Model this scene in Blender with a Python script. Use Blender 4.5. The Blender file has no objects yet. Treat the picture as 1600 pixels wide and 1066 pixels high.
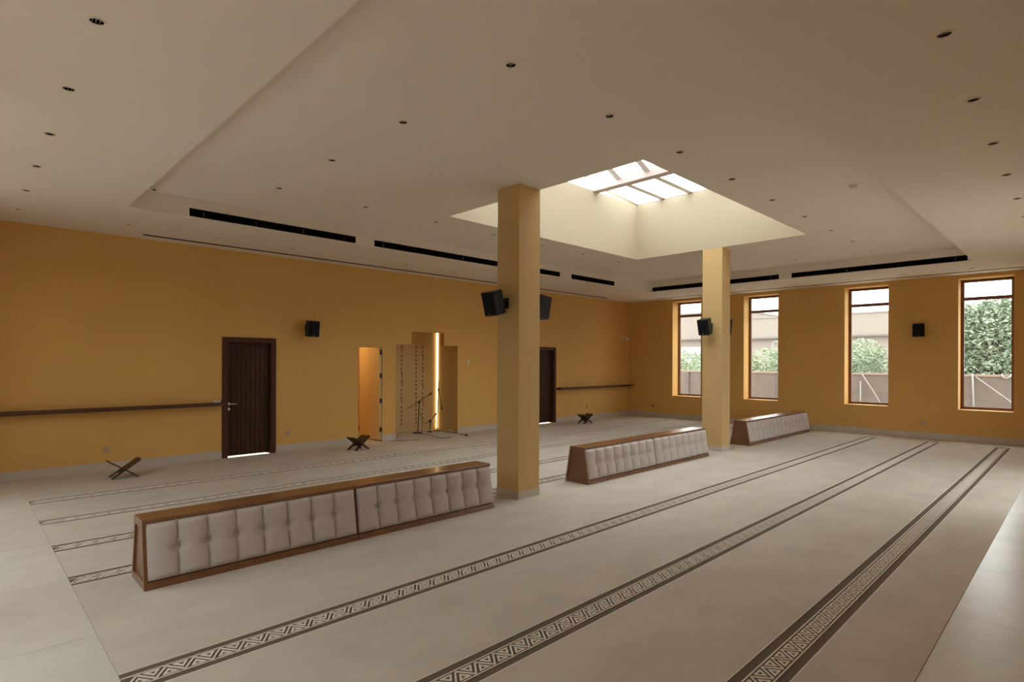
import bpy, bmesh, math, random
from mathutils import Vector, Matrix
from mathutils.geometry import tessellate_polygon

# ------------------------------------------------------------------ camera, sky, sun, exposure
S = bpy.context.scene
COL = S.collection
W_, H_ = 1600, 1066
F_PX, YAW, ROLL, V0, EYE = 886.6, 0.7953, 0.0035, 566.24, 1.65
cd = bpy.data.cameras.new('camera')
cd.sensor_fit = 'HORIZONTAL'
cd.sensor_width = 36.0
cd.lens = 36.0 * F_PX / W_
cd.shift_y = (V0 - H_ / 2) / W_
cd.clip_start, cd.clip_end = 0.02, 400
cam = bpy.data.objects.new('camera', cd)
COL.objects.link(cam)
fw = Vector((math.cos(YAW), math.sin(YAW), 0))
rt = Vector((math.sin(YAW), -math.cos(YAW), 0))
up = Vector((0, 0, 1))
r2 = rt * math.cos(ROLL) + up * math.sin(ROLL)
u2 = up * math.cos(ROLL) - rt * math.sin(ROLL)
m = Matrix((r2, u2, -fw)).transposed().to_4x4()
m.translation = (0, 0, EYE)
cam.matrix_world = m
S.camera = cam

SKY = 6.0
world = bpy.data.worlds.new('sky')
world.use_nodes = True
S.world = world
wn = world.node_tree
wn.nodes.clear()
wo = wn.nodes.new('ShaderNodeOutputWorld')
wb = wn.nodes.new('ShaderNodeBackground')
wb.inputs['Color'].default_value = (0.975, 0.99, 1.0, 1)
wb.inputs['Strength'].default_value = SKY
wn.links.new(wb.outputs[0], wo.inputs[0])

S.view_settings.view_transform = 'Standard'
S.view_settings.look = 'None'
S.view_settings.gamma = 1.0
S.view_settings.use_curve_mapping = False
S.view_settings.exposure = 0.0
S.cycles.use_denoising = True
S.cycles.max_bounces = 12
S.cycles.diffuse_bounces = 8
S.cycles.transparent_max_bounces = 16
S.cycles.caustics_reflective = False
S.cycles.caustics_refractive = False
S.cycles.sample_clamp_indirect = 6.0


def portal(name, centre, normal, sx, sy):
    """Daylight portal: guides sky sampling through an opening; gives off no light of its own."""
    l = bpy.data.lights.new(name, 'AREA')
    l.shape = 'RECTANGLE'
    l.size, l.size_y = sx, sy
    l.cycles.is_portal = True
    o = bpy.data.objects.new(name, l)
    COL.objects.link(o)
    n = Vector(normal)
    o.rotation_euler = n.to_track_quat('-Z', 'Y').to_euler() if abs(n.z) < .9 else (0, 0, 0)
    o.location = centre


# ------------------------------------------------------------------ main dimensions (metres)
XL, XR, YR, YQ = -0.37, 15.352, -0.32, 10.317       # left, window, right and niche walls
ZL, ZH, ZS = 3.549, 3.803, 4.93                     # lower band, tray ceiling, skylight curb
TX0, TX1, TY0, TY1 = 1.51, 13.352, 1.525, 8.304     # tray
SX0, SX1, SY0, SY1 = 5.20, 10.16, 3.327, 6.648      # skylight shaft
CX, CY = 0.614, 0.637                               # carpet edges
WT = 0.42                                           # outer wall thickness

# ------------------------------------------------------------------ materials
MATS = {}


def mat(name, rgb, rough=0.6, metal=0.0, spec=0.5, noise=None, bump=None, emit=None, coat=0.0):
    """noise=(scale, amount, (sx,sy,sz)) mottles the colour; bump=(scale, strength, distance)."""
    if name in MATS:
        return MATS[name]
    mt = bpy.data.materials.new(name)
    mt.use_nodes = True
    nt = mt.node_tree
    b = nt.nodes['Principled BSDF']
    b.inputs['Base Color'].default_value = (*rgb, 1)
    b.inputs['Roughness'].default_value = rough
    b.inputs['Metallic'].default_value = metal
    b.inputs['Specular IOR Level'].default_value = spec
    if coat:
        b.inputs['Coat Weight'].default_value = coat
        b.inputs['Coat Roughness'].default_value = 0.12
    if emit:
        b.inputs['Emission Color'].default_value = (*emit[0], 1)
        b.inputs['Emission Strength'].default_value = emit[1]
    tc = nt.nodes.new('ShaderNodeTexCoord')
    if noise:
        mp = nt.nodes.new('ShaderNodeMapping')
        mp.inputs['Scale'].default_value = noise[2] if len(noise) > 2 else (1, 1, 1)
        nz = nt.nodes.new('ShaderNodeTexNoise')
        nz.inputs['Scale'].default_value = noise[0]
        nz.inputs['Detail'].default_value = 5
        nz.inputs['Roughness'].default_value = 0.6
        rp = nt.nodes.new('ShaderNodeValToRGB')
        a = noise[1]
        rp.color_ramp.elements[0].position = 0.3
        rp.color_ramp.elements[1].position = 0.7
        rp.color_ramp.elements[0].color = (*[max(0, c * (1 - a)) for c in rgb], 1)
        rp.color_ramp.elements[1].color = (*[min(1, c * (1 + a)) for c in rgb], 1)
        nt.links.new(tc.outputs['Object'], mp.inputs[0])
        nt.links.new(mp.outputs[0], nz.inputs['Vector'])
        nt.links.new(nz.outputs['Fac'], rp.inputs[0])
        nt.links.new(rp.outputs[0], b.inputs['Base Color'])
    if bump:
        nz2 = nt.nodes.new('ShaderNodeTexNoise')
        nz2.inputs['Scale'].default_value = bump[0]
        nz2.inputs['Detail'].default_value = 3
        bp = nt.nodes.new('ShaderNodeBump')
        bp.inputs['Strength'].default_value = bump[1]
        bp.inputs['Distance'].default_value = bump[2]
        nt.links.new(tc.outputs['Object'], nz2.inputs['Vector'])
        nt.links.new(nz2.outputs['Fac'], bp.inputs['Height'])
        nt.links.new(bp.outputs[0], b.inputs['Normal'])
    MATS[name] = mt
    return mt


M_WALL = mat('ochre wall paint', (0.66, 0.388, 0.112), 0.75, noise=(1.2, 0.03), bump=(60, 0.05, 0.002))
M_COLUMN = mat('pale ochre column paint', (0.585, 0.40, 0.175), 0.75, bump=(60, 0.05, 0.002))
M_SHAFT = mat('pale ochre shaft paint', (0.455, 0.39, 0.275), 0.8)
M_CEIL = mat('warm white ceiling paint', (0.76, 0.70, 0.62), 0.85, bump=(40, 0.03, 0.002))
M_NICHE = mat('pale ochre inner paint', (0.66, 0.49, 0.24), 0.75)
M_EDGE = mat('pale timber door edge', (0.60, 0.46, 0.26), 0.6)
M_SKIRT = mat('greige stone skirting', (0.52, 0.46, 0.39), 0.5, noise=(5, 0.06))
M_FLOOR = mat('screed', (0.40, 0.36, 0.31), 0.8)
M_BLACK = mat('black void', (0.006, 0.006, 0.006), 0.9, spec=0.1)
M_DARKMETAL = mat('black metal', (0.015, 0.014, 0.013), 0.45)
M_SPEAKER = mat('black speaker plastic', (0.013, 0.013, 0.014), 0.55, spec=0.3, bump=(400, 0.1, 0.001))
M_GRILLE = mat('black speaker grille', (0.008, 0.008, 0.009), 0.8, spec=0.15, bump=(600, 0.4, 0.001))
M_STEEL = mat('brushed steel', (0.62, 0.60, 0.56), 0.3, metal=1.0)
M_FRAMEBROWN = mat('brown aluminium window frame', (0.17, 0.07, 0.042), 0.4)
M_SKYFRAME = mat('glare-lightened skylight frame', (0.85, 0.79, 0.77), 0.5)  # lightened to stand in for sky glare on the bars
M_PURLIN = mat('pinkish skylight beam', (0.60, 0.47, 0.45), 0.5)
M_WHITEPLASTIC = mat('white plastic', (0.75, 0.70, 0.63), 0.4)
M_BEIGEPLASTIC = mat('beige socket plastic', (0.46, 0.34, 0.22), 0.4)
M_BENCHWOOD = mat('warm walnut bench wood', (0.19, 0.085, 0.036), 0.30, noise=(5, 0.22, (1.2, 14, 14)), coat=0.25)
M_DOORWOOD = mat('dark brown door wood', (0.050, 0.019, 0.009), 0.5, spec=0.2, noise=(6, 0.3, (14, 14, 1)))
M_DOORFRAME = mat('dark brown door frame wood', (0.072, 0.026, 0.013), 0.5, spec=0.2, noise=(6, 0.2, (14, 14, 1)))
M_SHELFWOOD = mat('dark shelf wood', (0.085, 0.034, 0.015), 0.45, noise=(6, 0.2, (1, 14, 14)))
M_STANDWOOD = mat('dark book stand wood', (0.055, 0.028, 0.013), 0.5, noise=(8, 0.25, (3, 12, 3)))
M_FABRIC = mat('greige upholstery', (0.52, 0.465, 0.435), 0.9, spec=0.2, bump=(900, 0.15, 0.001))
M_CUT_SHADE_TRIM = mat('dark brown cutout shade and trim', (0.20, 0.125, 0.05), 0.8)  # painted shade of the niche cuts; plain dark colour on sockets and skirting
M_LED = mat('warm led strip', (1, 0.8, 0.5), 0.5, emit=((1.0, 0.74, 0.36), 4.5))
M_MARBLE = mat('pale grey green marble', (0.65, 0.64, 0.585), 0.27, noise=(2.6, 0.06, (1, 1.5, 1)))
M_GROUND = mat('outside paving', (0.50, 0.47, 0.42), 0.9, noise=(0.8, 0.1))
M_GWALL = mat('boundary wall render', (0.125, 0.098, 0.082), 0.9, noise=(3, 0.12), bump=(12, 0.5, 0.02))
M_COPING = mat('boundary wall coping', (0.24, 0.17, 0.13), 0.8)
M_HOUSE = mat('pinkish house render', (0.25, 0.21, 0.18), 0.9, noise=(1, 0.03))
M_HOUSE2 = mat('house shadow joint', (0.16, 0.13, 0.115), 0.9)
M_LEAF = mat('leaf', (0.23, 0.28, 0.19), 0.7, noise=(1.5, 0.35))  # lightened so the leaf colour carries the outdoor haze
M_LEAF2 = mat('haze-paled leaf', (0.30, 0.35, 0.23), 0.7, noise=(1.5, 0.3))  # outdoor haze put into a paler leaf colour
M_SCREEN = mat('dark hedge', (0.045, 0.06, 0.03), 0.9, noise=(6, 0.4), bump=(8, 1.0, 0.08))
M_BARK = mat('bark', (0.14, 0.10, 0.07), 0.9)
M_ROPE = mat('white hose', (0.26, 0.24, 0.22), 0.6)
M_SHED = mat('grey green metal sheet', (0.24, 0.26, 0.24), 0.7)


def glass_mat():
    mt = bpy.data.materials.new('clear glass')
    mt.use_nodes = True
    nt = mt.node_tree
    nt.nodes.clear()
    o = nt.nodes.new('ShaderNodeOutputMaterial')
    mx = nt.nodes.new('ShaderNodeMixShader')
    tr = nt.nodes.new('ShaderNodeBsdfTransparent')
    tr.inputs[0].default_value = (0.95, 0.97, 0.96, 1)
    gl = nt.nodes.new('ShaderNodeBsdfGlossy')
    gl.inputs['Roughness'].default_value = 0.02
    mx.inputs[0].default_value = 0.05
    nt.links.new(tr.outputs[0], mx.inputs[1])
    nt.links.new(gl.outputs[0], mx.inputs[2])
    nt.links.new(mx.outputs[0], o.inputs[0])
    return mt


M_GLASS = glass_mat()


def carpet_mat():
    mt = mat('beige wool carpet', (0.49, 0.43, 0.36), 0.95, spec=0.1)
    nt = mt.node_tree
    b = nt.nodes['Principled BSDF']
    tc = nt.nodes.new('ShaderNodeTexCoord')
    mp = nt.nodes.new('ShaderNodeMapping')
    mp.inputs['Scale'].default_value = (1.0, 1.6, 1)
    n1 = nt.nodes.new('ShaderNodeTexNoise')
    n1.inputs['Scale'].default_value = 1.7
    n1.inputs['Detail'].default_value = 7
    n1.inputs['Roughness'].default_value = 0.62
    rp = nt.nodes.new('ShaderNodeValToRGB')
    rp.color_ramp.elements[0].position = 0.30
    rp.color_ramp.elements[0].color = (0.50, 0.45, 0.385, 1)
    rp.color_ramp.elements[1].position = 0.72
    rp.color_ramp.elements[1].color = (0.60, 0.545, 0.475, 1)
    nt.links.new(tc.outputs['Object'], mp.inputs[0])
    nt.links.new(mp.outputs[0], n1.inputs['Vector'])
    nt.links.new(n1.outputs['Fac'], rp.inputs[0])
    nt.links.new(rp.outputs[0], b.inputs['Base Color'])
    n2 = nt.nodes.new('ShaderNodeTexNoise')
    n2.inputs['Scale'].default_value = 160
    bp = nt.nodes.new('ShaderNodeBump')
    bp.inputs['Strength'].default_value = 0.25
    bp.inputs['Distance'].default_value = 0.004
    nt.links.new(tc.outputs['Object'], n2.inputs['Vector'])
    nt.links.new(n2.outputs['Fac'], bp.inputs['Height'])
    nt.links.new(bp.outputs[0], b.inputs['Normal'])
    return mt


M_CARPET = carpet_mat()


M_BANDDARK = mat('dark brown carved pile', (0.15, 0.118, 0.09), 0.95, spec=0.1, bump=(220, 0.2, 0.003))
M_BANDLIGHT = mat('pale raised pile', (0.76, 0.70, 0.62), 0.95, spec=0.1, bump=(220, 0.2, 0.003))



# ------------------------------------------------------------------ mesh helpers
class MB:
    def __init__(s):
        s.v, s.f = [], []

    def add(s, vs, fs):
        n = len(s.v)
        s.v += [tuple(p) for p in vs]
        s.f += [tuple(i + n for i in f) for f in fs]
        return s

    def box(s, x0, x1, y0, y1, z0, z1):
        return s.add([(x0, y0, z0), (x1, y0, z0), (x1, y1, z0), (x0, y1, z0), (x0, y0, z1), (x1, y0, z1), (x1, y1, z1), (x0, y1, z1)],
                     [(0, 3, 2, 1), (4, 5, 6, 7), (0, 1, 5, 4), (1, 2, 6, 5), (2, 3, 7, 6), (3, 0, 4, 7)])

    def hexa(s, lo, hi):
        """Solid between two matching polygons."""
        n = len(lo)
        return s.add(list(lo) + list(hi), [tuple(range(n))[::-1], tuple(range(n, 2 * n))] +
                     [(i, (i + 1) % n, n + (i + 1) % n, n + i) for i in range(n)])

    def disc_stack(s, rings, c=(0, 0, 0), n=20, cap=True, axis=(0, 0, 1)):
        """Lathe: rings = [(r, h)] along axis from c."""
        q = Vector((0, 0, 1)).rotation_difference(Vector(axis))
        vs = []
        for r, h in rings:
            for k in range(n):
                a = 2 * math.pi * k / n
                vs.append(Vector(c) + q @ Vector((r * math.cos(a), r * math.sin(a), h)))
        fs = []
        for j in range(len(rings) - 1):
            for k in range(n):
                k2 = (k + 1) % n
                fs.append((j * n + k, j * n + k2, (j + 1) * n + k2, (j + 1) * n + k))
        if cap:
            fs.append(tuple(range(n))[::-1])
            fs.append(tuple((len(rings) - 1) * n + k for k in range(n)))
        return s.add(vs, fs)

    def tube(s, pts, r, n=8):
        pts = [Vector(p) for p in pts]
        rr = r if isinstance(r, (list, tuple)) else [r] * len(pts)
        vs, fs = [], []
        ref = Vector((0, 0, 1))
        for i, p in enumerate(pts):
            t = (pts[min(i + 1, len(pts) - 1)] - pts[max(i - 1, 0)]).normalized()
            a = t.cross(ref if abs(t.z) < .9 else Vector((1, 0, 0))).normalized()
            b = t.cross(a)
            for k in range(n):
                an = 2 * math.pi * k / n
                vs.append(p + (a * math.cos(an) + b * math.sin(an)) * rr[i])
        for i in range(len(pts) - 1):
            for k in range(n):
                k2 = (k + 1) % n
                fs.append((i * n + k, i * n + k2, (i + 1) * n + k2, (i + 1) * n + k))
        fs += [tuple(range(n))[::-1], tuple((len(pts) - 1) * n + k for k in range(n))]
        return s.add(vs, fs)

    def plate(s, loops, to3):
        """Flat plate from an outer loop and holes (2D), mapped by to3."""
        tris = tessellate_polygon([[Vector((x, y, 0)) for x, y in l] for l in loops])
        flat = [p for l in loops for p in l]
        vs = [to3(x, y) for x, y in flat]
        return s.add(vs, [tuple(t) for t in tris])

    def slab(s, loops, to3a, to3b):
        s.plate(loops, to3a)
        s.plate(loops, to3b)
        for l in loops:
            n = len(l)
            s.add([to3a(*p) for p in l] + [to3b(*p) for p in l], [(i, (i + 1) % n, n + (i + 1) % n, n + i) for i in range(n)])
        return s

    def mesh(s, name, mt, smooth=False, bevel=0.0, seg=2):
        me = bpy.data.meshes.new(name)
        me.from_pydata(s.v, [], s.f)
        bm = bmesh.new()
        bm.from_mesh(me)
        bmesh.ops.remove_doubles(bm, verts=bm.verts, dist=1e-5)
        bmesh.ops.recalc_face_normals(bm, faces=bm.faces)
        if bevel:
            es = [e for e in bm.edges if e.is_manifold and e.calc_face_angle(0) > 0.5]
            bmesh.ops.bevel(bm, geom=es, offset=bevel, segments=seg, affect='EDGES', profile=0.6, clamp_overlap=True)
        bm.to_mesh(me)
        bm.free()
        me.materials.append(mt)
        if smooth:
            for p in me.polygons:
                p.use_smooth = True
        return me


def link(name, me, parent=None, loc=(0, 0, 0), rot=(0, 0, 0)):
    o = bpy.data.objects.new(name, me)
    COL.objects.link(o)
    o.location = loc
    o.rotation_euler = rot
    if parent:
        o.parent = parent
    return o


def build(name, mb, mt, parent=None, loc=(0, 0, 0), rot=(0, 0, 0), smooth=False, bevel=0.0, seg=2):
    return link(name, mb.mesh(name, mt, smooth, bevel, seg), parent, loc, rot)


def tag(o, label, cat, group=None):
    o['label'] = label
    o['category'] = cat
    if group:
        o['group'] = group
    return o


def empty(name, loc, rotz=0.0):
    o = bpy.data.objects.new(name, None)
    o.empty_display_size = 0.1
    COL.objects.link(o)
    o.location = loc
    o.rotation_euler = (0, 0, rotz)
    return o


def struct(o):
    o['kind'] = 'structure'
    return o


def copy_tree(o, parent=None):
    c = o.copy()
    COL.objects.link(c)
    c.parent = parent
    for ch in [k for k in bpy.data.objects if k.parent == o]:
        copy_tree(ch, c)
    return c


def rect(x0, x1, y0, y1):
    return [(x0, y0), (x1, y0), (x1, y1), (x0, y1)]


def circ(x, y, r, n=16):
    return [(x + r * math.cos(2 * math.pi * k / n), y + r * math.sin(2 * math.pi * k / n)) for k in range(n)]


ORD = ['first', 'second', 'third', 'fourth', 'fifth', 'sixth', 'seventh', 'eighth', 'ninth', 'tenth', 'eleventh', 'twelfth', 'thirteenth']

# ------------------------------------------------------------------ setting: floor
floor_root = struct(build('floor', MB().box(XL - .4, XR + .4, YR - .4, YQ + 2.2, -0.10, -0.030), M_FLOOR))
tiles = []
x = -0.37
xe = [XL] + [CX + 0.002 + 0.0] + [CX + 1.18 * k for k in range(1, 13)] + [XR]
xs = sorted(set([XL, 1.16, 2.34, 3.53, 4.72, 5.90, 7.09, 8.28, 9.46, 10.65, 11.84, 13.02, 14.21, XR]))
for i in range(len(xs) - 1):
    tiles.append((xs[i], xs[i + 1], YR, CY))
ys = [CY, 1.82, 3.01, 4.20, 5.39, 6.58, 7.77, 8.96, YQ]
for i in range(len(ys) - 1):
    tiles.append((XL, CX, ys[i], ys[i + 1]))
g = 0.0018
for (x0, x1, y0, y1) in tiles:
    build('marble_tile', MB().box(x0 + g, x1 - g, y0 + g, y1 - g, -0.030, -0.004), M_MARBLE, floor_root)

BANDS = [(1.203, 0.24), (2.322, 0.24), (3.452, 0.25), (5.338, 0.24), (6.357, 0.26), (7.458, 0.24), (8.60, 0.27)]
PILE, CARVE, BEND = -0.028, -0.0045, 14.70
cm = MB()
yprev = CY
for yc, wd in BANDS:
    cm.box(CX, BEND, yprev, yc - wd / 2, PILE, 0.0)
    cm.box(CX, BEND, yc - wd / 2, yc + wd / 2, PILE, CARVE - .001)
    yprev = yc + wd / 2
cm.box(CX, BEND, yprev, YQ - .012, PILE, 0.0)
cm.box(BEND, XR - .012, CY, YQ - .012, PILE, 0.0)
carpet = tag(build('carpet', cm, M_CARPET), 'wall to wall beige wool carpet with seven woven zigzag borders', 'carpet')
LB = BEND - CX
ground = MB().box(0, LB, -0.125, 0.125, -.001, 0).mesh('woven_border', M_BANDDARK)
HZ, PER = 0.049, 0.136
pat = MB()
for y0, y1 in ((-.125, -.118), (-.0645, -.056), (.056, .0645), (.118, .125)):
    pat.box(0, LB, y0, y1, 0, -CARVE)


def raised(poly):
    q = [(x, y) for x, y in poly]
    pat.add([(x, y, 0) for x, y in q] + [(x, y, -CARVE) for x, y in q],
            [tuple(range(len(q), 2 * len(q)))] + [(i, (i + 1) % len(q), len(q) + (i + 1) % len(q), len(q) + i) for i in range(len(q))])


nper = int(LB / PER)
for k in range(nper):
    T = lambda t, w: ((k + t / 2) * PER, (w - .5) * 2 * HZ)
    raised([T(0, .09), T(0, 0), T(.09, 0), T(1, .91), T(1, 1), T(.91, 1)])
    raised([T(1, 1), T(1, .91), T(1.91, 0), T(2, 0), T(2, .09), T(1.09, 1)])
    for up_ in (0, 1):
        o3 = [(.42, .04), (1.58, .04), (1, .64)]
        i3 = [(.73, .15), (1.27, .15), (1, .44)]
        if up_:
            if k == nper - 1:
                continue
            o3 = [(t + 1, 1 - w) for t, w in o3][::-1]
            i3 = [(t + 1, 1 - w) for t, w in i3][::-1]
        for e in range(3):
            raised([T(*o3[e]), T(*o3[(e + 1) % 3]), T(*i3[(e + 1) % 3]), T(*i3[e])])
pattern = bpy.data.meshes.new('raised_zigzag')
pattern.from_pydata(pat.v, [], pat.f)
pattern.materials.append(M_BANDLIGHT)
for yc, wd in BANDS:
    o = link('woven_border', ground, carpet, (CX, yc, CARVE))
    o.scale = (1, wd / 0.25, 1)
    p_ = link('raised_zigzag', pattern, o)
    p_['kind'] = 'stuff'

# ------------------------------------------------------------------ setting: walls
WIN_W = [(7.880, 8.785), (5.725, 6.632), (3.268, 4.172), (1.095, 1.992)]     # window wall, along y
WZ0, WZ1 = 0.665, 3.472
WIN_R = [(8.3, 9.6), (10.3, 11.4)]                                                      # right wall, along x; unseen, added and placed to let in daylight
WIN_L = [(1.6, 2.6), (3.5, 4.5), (5.4, 6.6), (7.5, 8.7)]                                             # left wall, along y; unseen glazing added to brighten the left side
RZ0, RZ1 = 0.08, 2.9
LZ0, LZ1 = 0.08, 3.3
D1, D2 = (3.228, 4.133), (10.895, 11.800)                                    # outer edges of the two door frames
PAS = (5.787, 6.334, 1.945)                                                  # hidden door opening
NX0, NX1 = 6.664, 8.345                                                      # niche opening
NICHE = [(NX0, 0.0), (NX0, 2.028), (7.060, 2.028), (7.060, 2.315), (7.945, 2.315), (7.945, 2.028), (NX1, 2.028), (NX1, 0.0)]
ZT = ZH + 0.12


def wall(name, outer, holes, pos, thick, axis):
    """axis 'x': wall plane x=pos, loops in (y,z); axis 'y': plane y=pos, loops in (x,z)."""
    if axis == 'x':
        a, b = (lambda u, z: (pos, u, z)), (lambda u, z: (pos + thick, u, z))
    else:
        a, b = (lambda u, z: (u, pos, z)), (lambda u, z: (u, pos + thick, z))
    return struct(build(name, MB().slab([outer] + holes, a, b), M_WALL))


ZB = -0.03
q_holes_bottom = [(D1[0] + .06, D1[1] - .06, 2.0), (PAS[0], PAS[1], PAS[2])]
# the door, passage and niche openings run down to the floor: they notch the outer loop
outer = [(XL - .15, ZB)]
for a, b, z in [(D1[0] + .06, D1[1] - .06, 2.0), (PAS[0], PAS[1], PAS[2])]:
    outer += [(a, ZB), (a, z), (b, z), (b, ZB)]
outer += [(NICHE[0][0], ZB)] + NICHE[1:-1] + [(NICHE[-1][0], ZB)]
a, b, z = D2[0] + .06, D2[1] - .06, 2.0
outer += [(a, ZB), (a, z), (b, z), (b, ZB)]
outer += [(XR + WT, ZB), (XR + WT, ZT), (XL - .15, ZT)]
wall_back = wall('wall_back', outer, [], YQ, 0.15, 'y')
wall_windows = wall('wall_windows', rect(YR - .15, YQ, ZB, ZT), [rect(y0, y1, WZ0, WZ1) for y0, y1 in WIN_W], XR, WT, 'x')
wall_right = wall('wall_right', rect(XL - .15, XR, ZB, ZT), [rect(x0, x1, RZ0, RZ1) for x0, x1 in WIN_R], YR, -0.25, 'y')
wall_left = wall('wall_left', rect(YR, YQ, ZB, ZT), [rect(y0, y1, LZ0, LZ1) for y0, y1 in WIN_L], XL, -0.25, 'x')

for y0, y1 in WIN_W:
    portal('sky_portal', (XR + WT + .02, (y0 + y1) / 2, (WZ0 + WZ1) / 2), (-1, 0, 0), y1 - y0, WZ1 - WZ0)
for x0, x1 in WIN_R:
    portal('sky_portal', ((x0 + x1) / 2, YR - .27, (RZ0 + RZ1) / 2), (0, 1, 0), x1 - x0, RZ1 - RZ0)
for y0, y1 in WIN_L:
    portal('sky_portal', (XL - .27, (y0 + y1) / 2, (LZ0 + LZ1) / 2), (1, 0, 0), y1 - y0, LZ1 - LZ0)


def window(idx, axis, pos, u0, u1, z0, z1, transom, fr=0.058, dp=0.06):
    """Frame set in the opening: outer frame, transom and panes."""
    def bx(mb, a, b, c, d, e0=0.0, e1=dp):
        if axis == 'x':
            return mb.box(pos + e0, pos + e1, a, b, c, d)
        return mb.box(a, b, pos + e0, pos + e1, c, d)
    root = struct(empty('window_%d' % idx, (0, 0, 0)))
    fm = MB()
    bx(fm, u0, u0 + fr, z0, z1)
    bx(fm, u1 - fr, u1, z0, z1)
    bx(fm, u0 + fr, u1 - fr, z0, z0 + fr)
    bx(fm, u0 + fr, u1 - fr, z1 - fr, z1)
    build('window_frame', fm, M_FRAMEBROWN, root, bevel=0.004, seg=1)
    zs = [z0 + fr, z1 - fr]
    if transom:
        build('transom', bx(MB(), u0 + fr, u1 - fr, transom - .036, transom + .036), M_FRAMEBROWN, root, bevel=0.004, seg=1)
        zs = [z0 + fr, transom - .036, transom + .036, z1 - fr]
    for k in range(0, len(zs), 2):
        build('pane', bx(MB(), u0 + fr, u1 - fr, zs[k], zs[k + 1], dp * .4, dp * .4 + .008), M_GLASS, root)
    return root


k = 1
for y0, y1 in WIN_W:
    window(k, 'x', XR + 0.34, y0, y1, WZ0, WZ1, 3.06)
    k += 1
for x0, x1 in WIN_R:
    window(k, 'y', YR - 0.2, x0, x1, RZ0, RZ1, 2.3)
    k += 1
for y0, y1 in WIN_L:
    window(k, 'x', XL - 0.2, y0, y1, LZ0, LZ1, 2.3)
    k += 1

# skirting: each run is a strip of stone in front of its wall
SK = 0.132


def skirt(name, runs):
    mb = MB()
    for r in runs:
        mb.box(*r, -0.004, SK)
    return struct(build(name, mb, M_SKIRT, bevel=0.002, seg=1))


st = 0.011
skirt('baseboard_back', [(a, b, YQ - st, YQ) for a, b in ((XL, D1[0]), (D1[1], PAS[0] - .002), (PAS[1] + .002, NX0), (NX1, D2[0]), (D2[1], XR))])
skirt('baseboard_windows', [(XR - st, XR, YR, YQ - st)])
skirt('baseboard_right', [(XL, XR - st, YR, YR + st)])
skirt('baseboard_left', [(XL, XL + st, YR + st, YQ - st)])

# columns
for nm, x0, x1, y0, y1 in (('near', 4.832, 5.198, 4.812, 5.190), ('far', 10.160, 10.497, 4.797, 5.183)):
    c = struct(build('column_%s' % nm, MB().box(x0, x1, y0, y1, -0.028, ZH), M_COLUMN))
    build('stone_plinth', MB().slab([rect(x0 - .006, x1 + .006, y0 - .006, y1 + .006), rect(x0, x1, y0, y1)],
                                    lambda x, y: (x, y, 0.0), lambda x, y: (x, y, 0.088)), M_SKIRT, c)

# ------------------------------------------------------------------ setting: ceiling
tray_lights = []
txs = [2.862, 4.066, 5.270, 6.475, 7.675, 8.880, 10.09, 11.26, 12.50]
for i, xx in enumerate(txs):
    tray_lights.append((xx, 2.942, 'tray row nearest the right wall', i))
for i, xx in enumerate(txs):
    tray_lights.append((xx, 7.056, 'tray row nearest the door wall', i))
for i, yy in enumerate((4.325, 5.677)):
    tray_lights.append((txs[0], yy, 'tray column nearest the camera', i))
    tray_lights.append((txs[-1], yy, 'tray column nearest the windows', i))
low_lights = []
for i, yy in enumerate((1.68, 2.785, 3.892, 4.996, 6.101, 7.201, 8.315)):
    low_lights.append((0.558, yy, 'lower ceiling strip at left', i))
for i, xx in enumerate((0.553, 1.718, 2.878, 4.030, 5.186, 6.32, 7.498, 8.646, 9.81, 10.967, 12.11, 13.27, 14.421)):
    low_lights.append((xx, 9.40, 'lower ceiling strip along the door wall', i))
for i, yy in enumerate((8.20, 7.104, 6.057, 4.955, 3.850, 2.760, 1.660, 0.594)):
    low_lights.append((14.42, yy, 'lower ceiling strip along the window wall', i))
for i, xx in enumerate((2.906, 4.059, 5.213, 6.366, 7.511, 8.678, 9.831, 10.98, 12.13, 13.28)):
    low_lights.append((xx, 0.594, 'lower ceiling strip along the right wall', i))
RH = 0.037
SLOT_Q = rect(2.01, 13.67, 9.935, 10.015)
SLOT_W = rect(14.835, 14.915, -0.10, 9.03)

up_plate = MB().plate([rect(XL - .15, XR + WT, YR - .15, YQ + .15), rect(SX0, SX1, SY0, SY1)] + [circ(a, b, RH) for a, b, _, _ in tray_lights],
                      lambda x, y: (x, y, ZH))
ceiling = struct(build('ceiling', up_plate, M_CEIL))
low = MB().plate([rect(XL, XR, YR, YQ), rect(TX0, TX1, TY0, TY1), SLOT_Q, SLOT_W] + [circ(a, b, RH) for a, b, _, _ in low_lights],
                 lambda x, y: (x, y, ZL))
build('lower_band', low, M_CEIL, ceiling)
VZ0, VZ1 = 3.562, 3.668
VY = [(2.19, 4.604), (4.942, 9.633), (10.034, 11.70)]
VX = [(4.967, 8.250), (1.60, 4.690)]
side = MB()
side.slab([rect(TX0, TX1, ZL + .001, ZH)] + [rect(a, b, VZ0, VZ1) for a, b in VY], lambda u, z: (u, TY1, z), lambda u, z: (u, TY1 + .02, z))
side.slab([rect(TX0, TX1, ZL + .001, ZH)], lambda u, z: (u, TY0, z), lambda u, z: (u, TY0 - .02, z))
side.slab([rect(TY0, TY1, ZL + .001, ZH)] + [rect(a, b, VZ0, VZ1) for a, b in VX], lambda u, z: (TX1, u, z), lambda u, z: (TX1 + .02, u, z))
side.slab([rect(TY0, TY1, ZL + .001, ZH)], lambda u, z: (TX0, u, z), lambda u, z: (TX0 - .02, u, z))
build('tray_side', side, M_CEIL, ceiling)
shaft = MB()
ZW = 5.02
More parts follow.
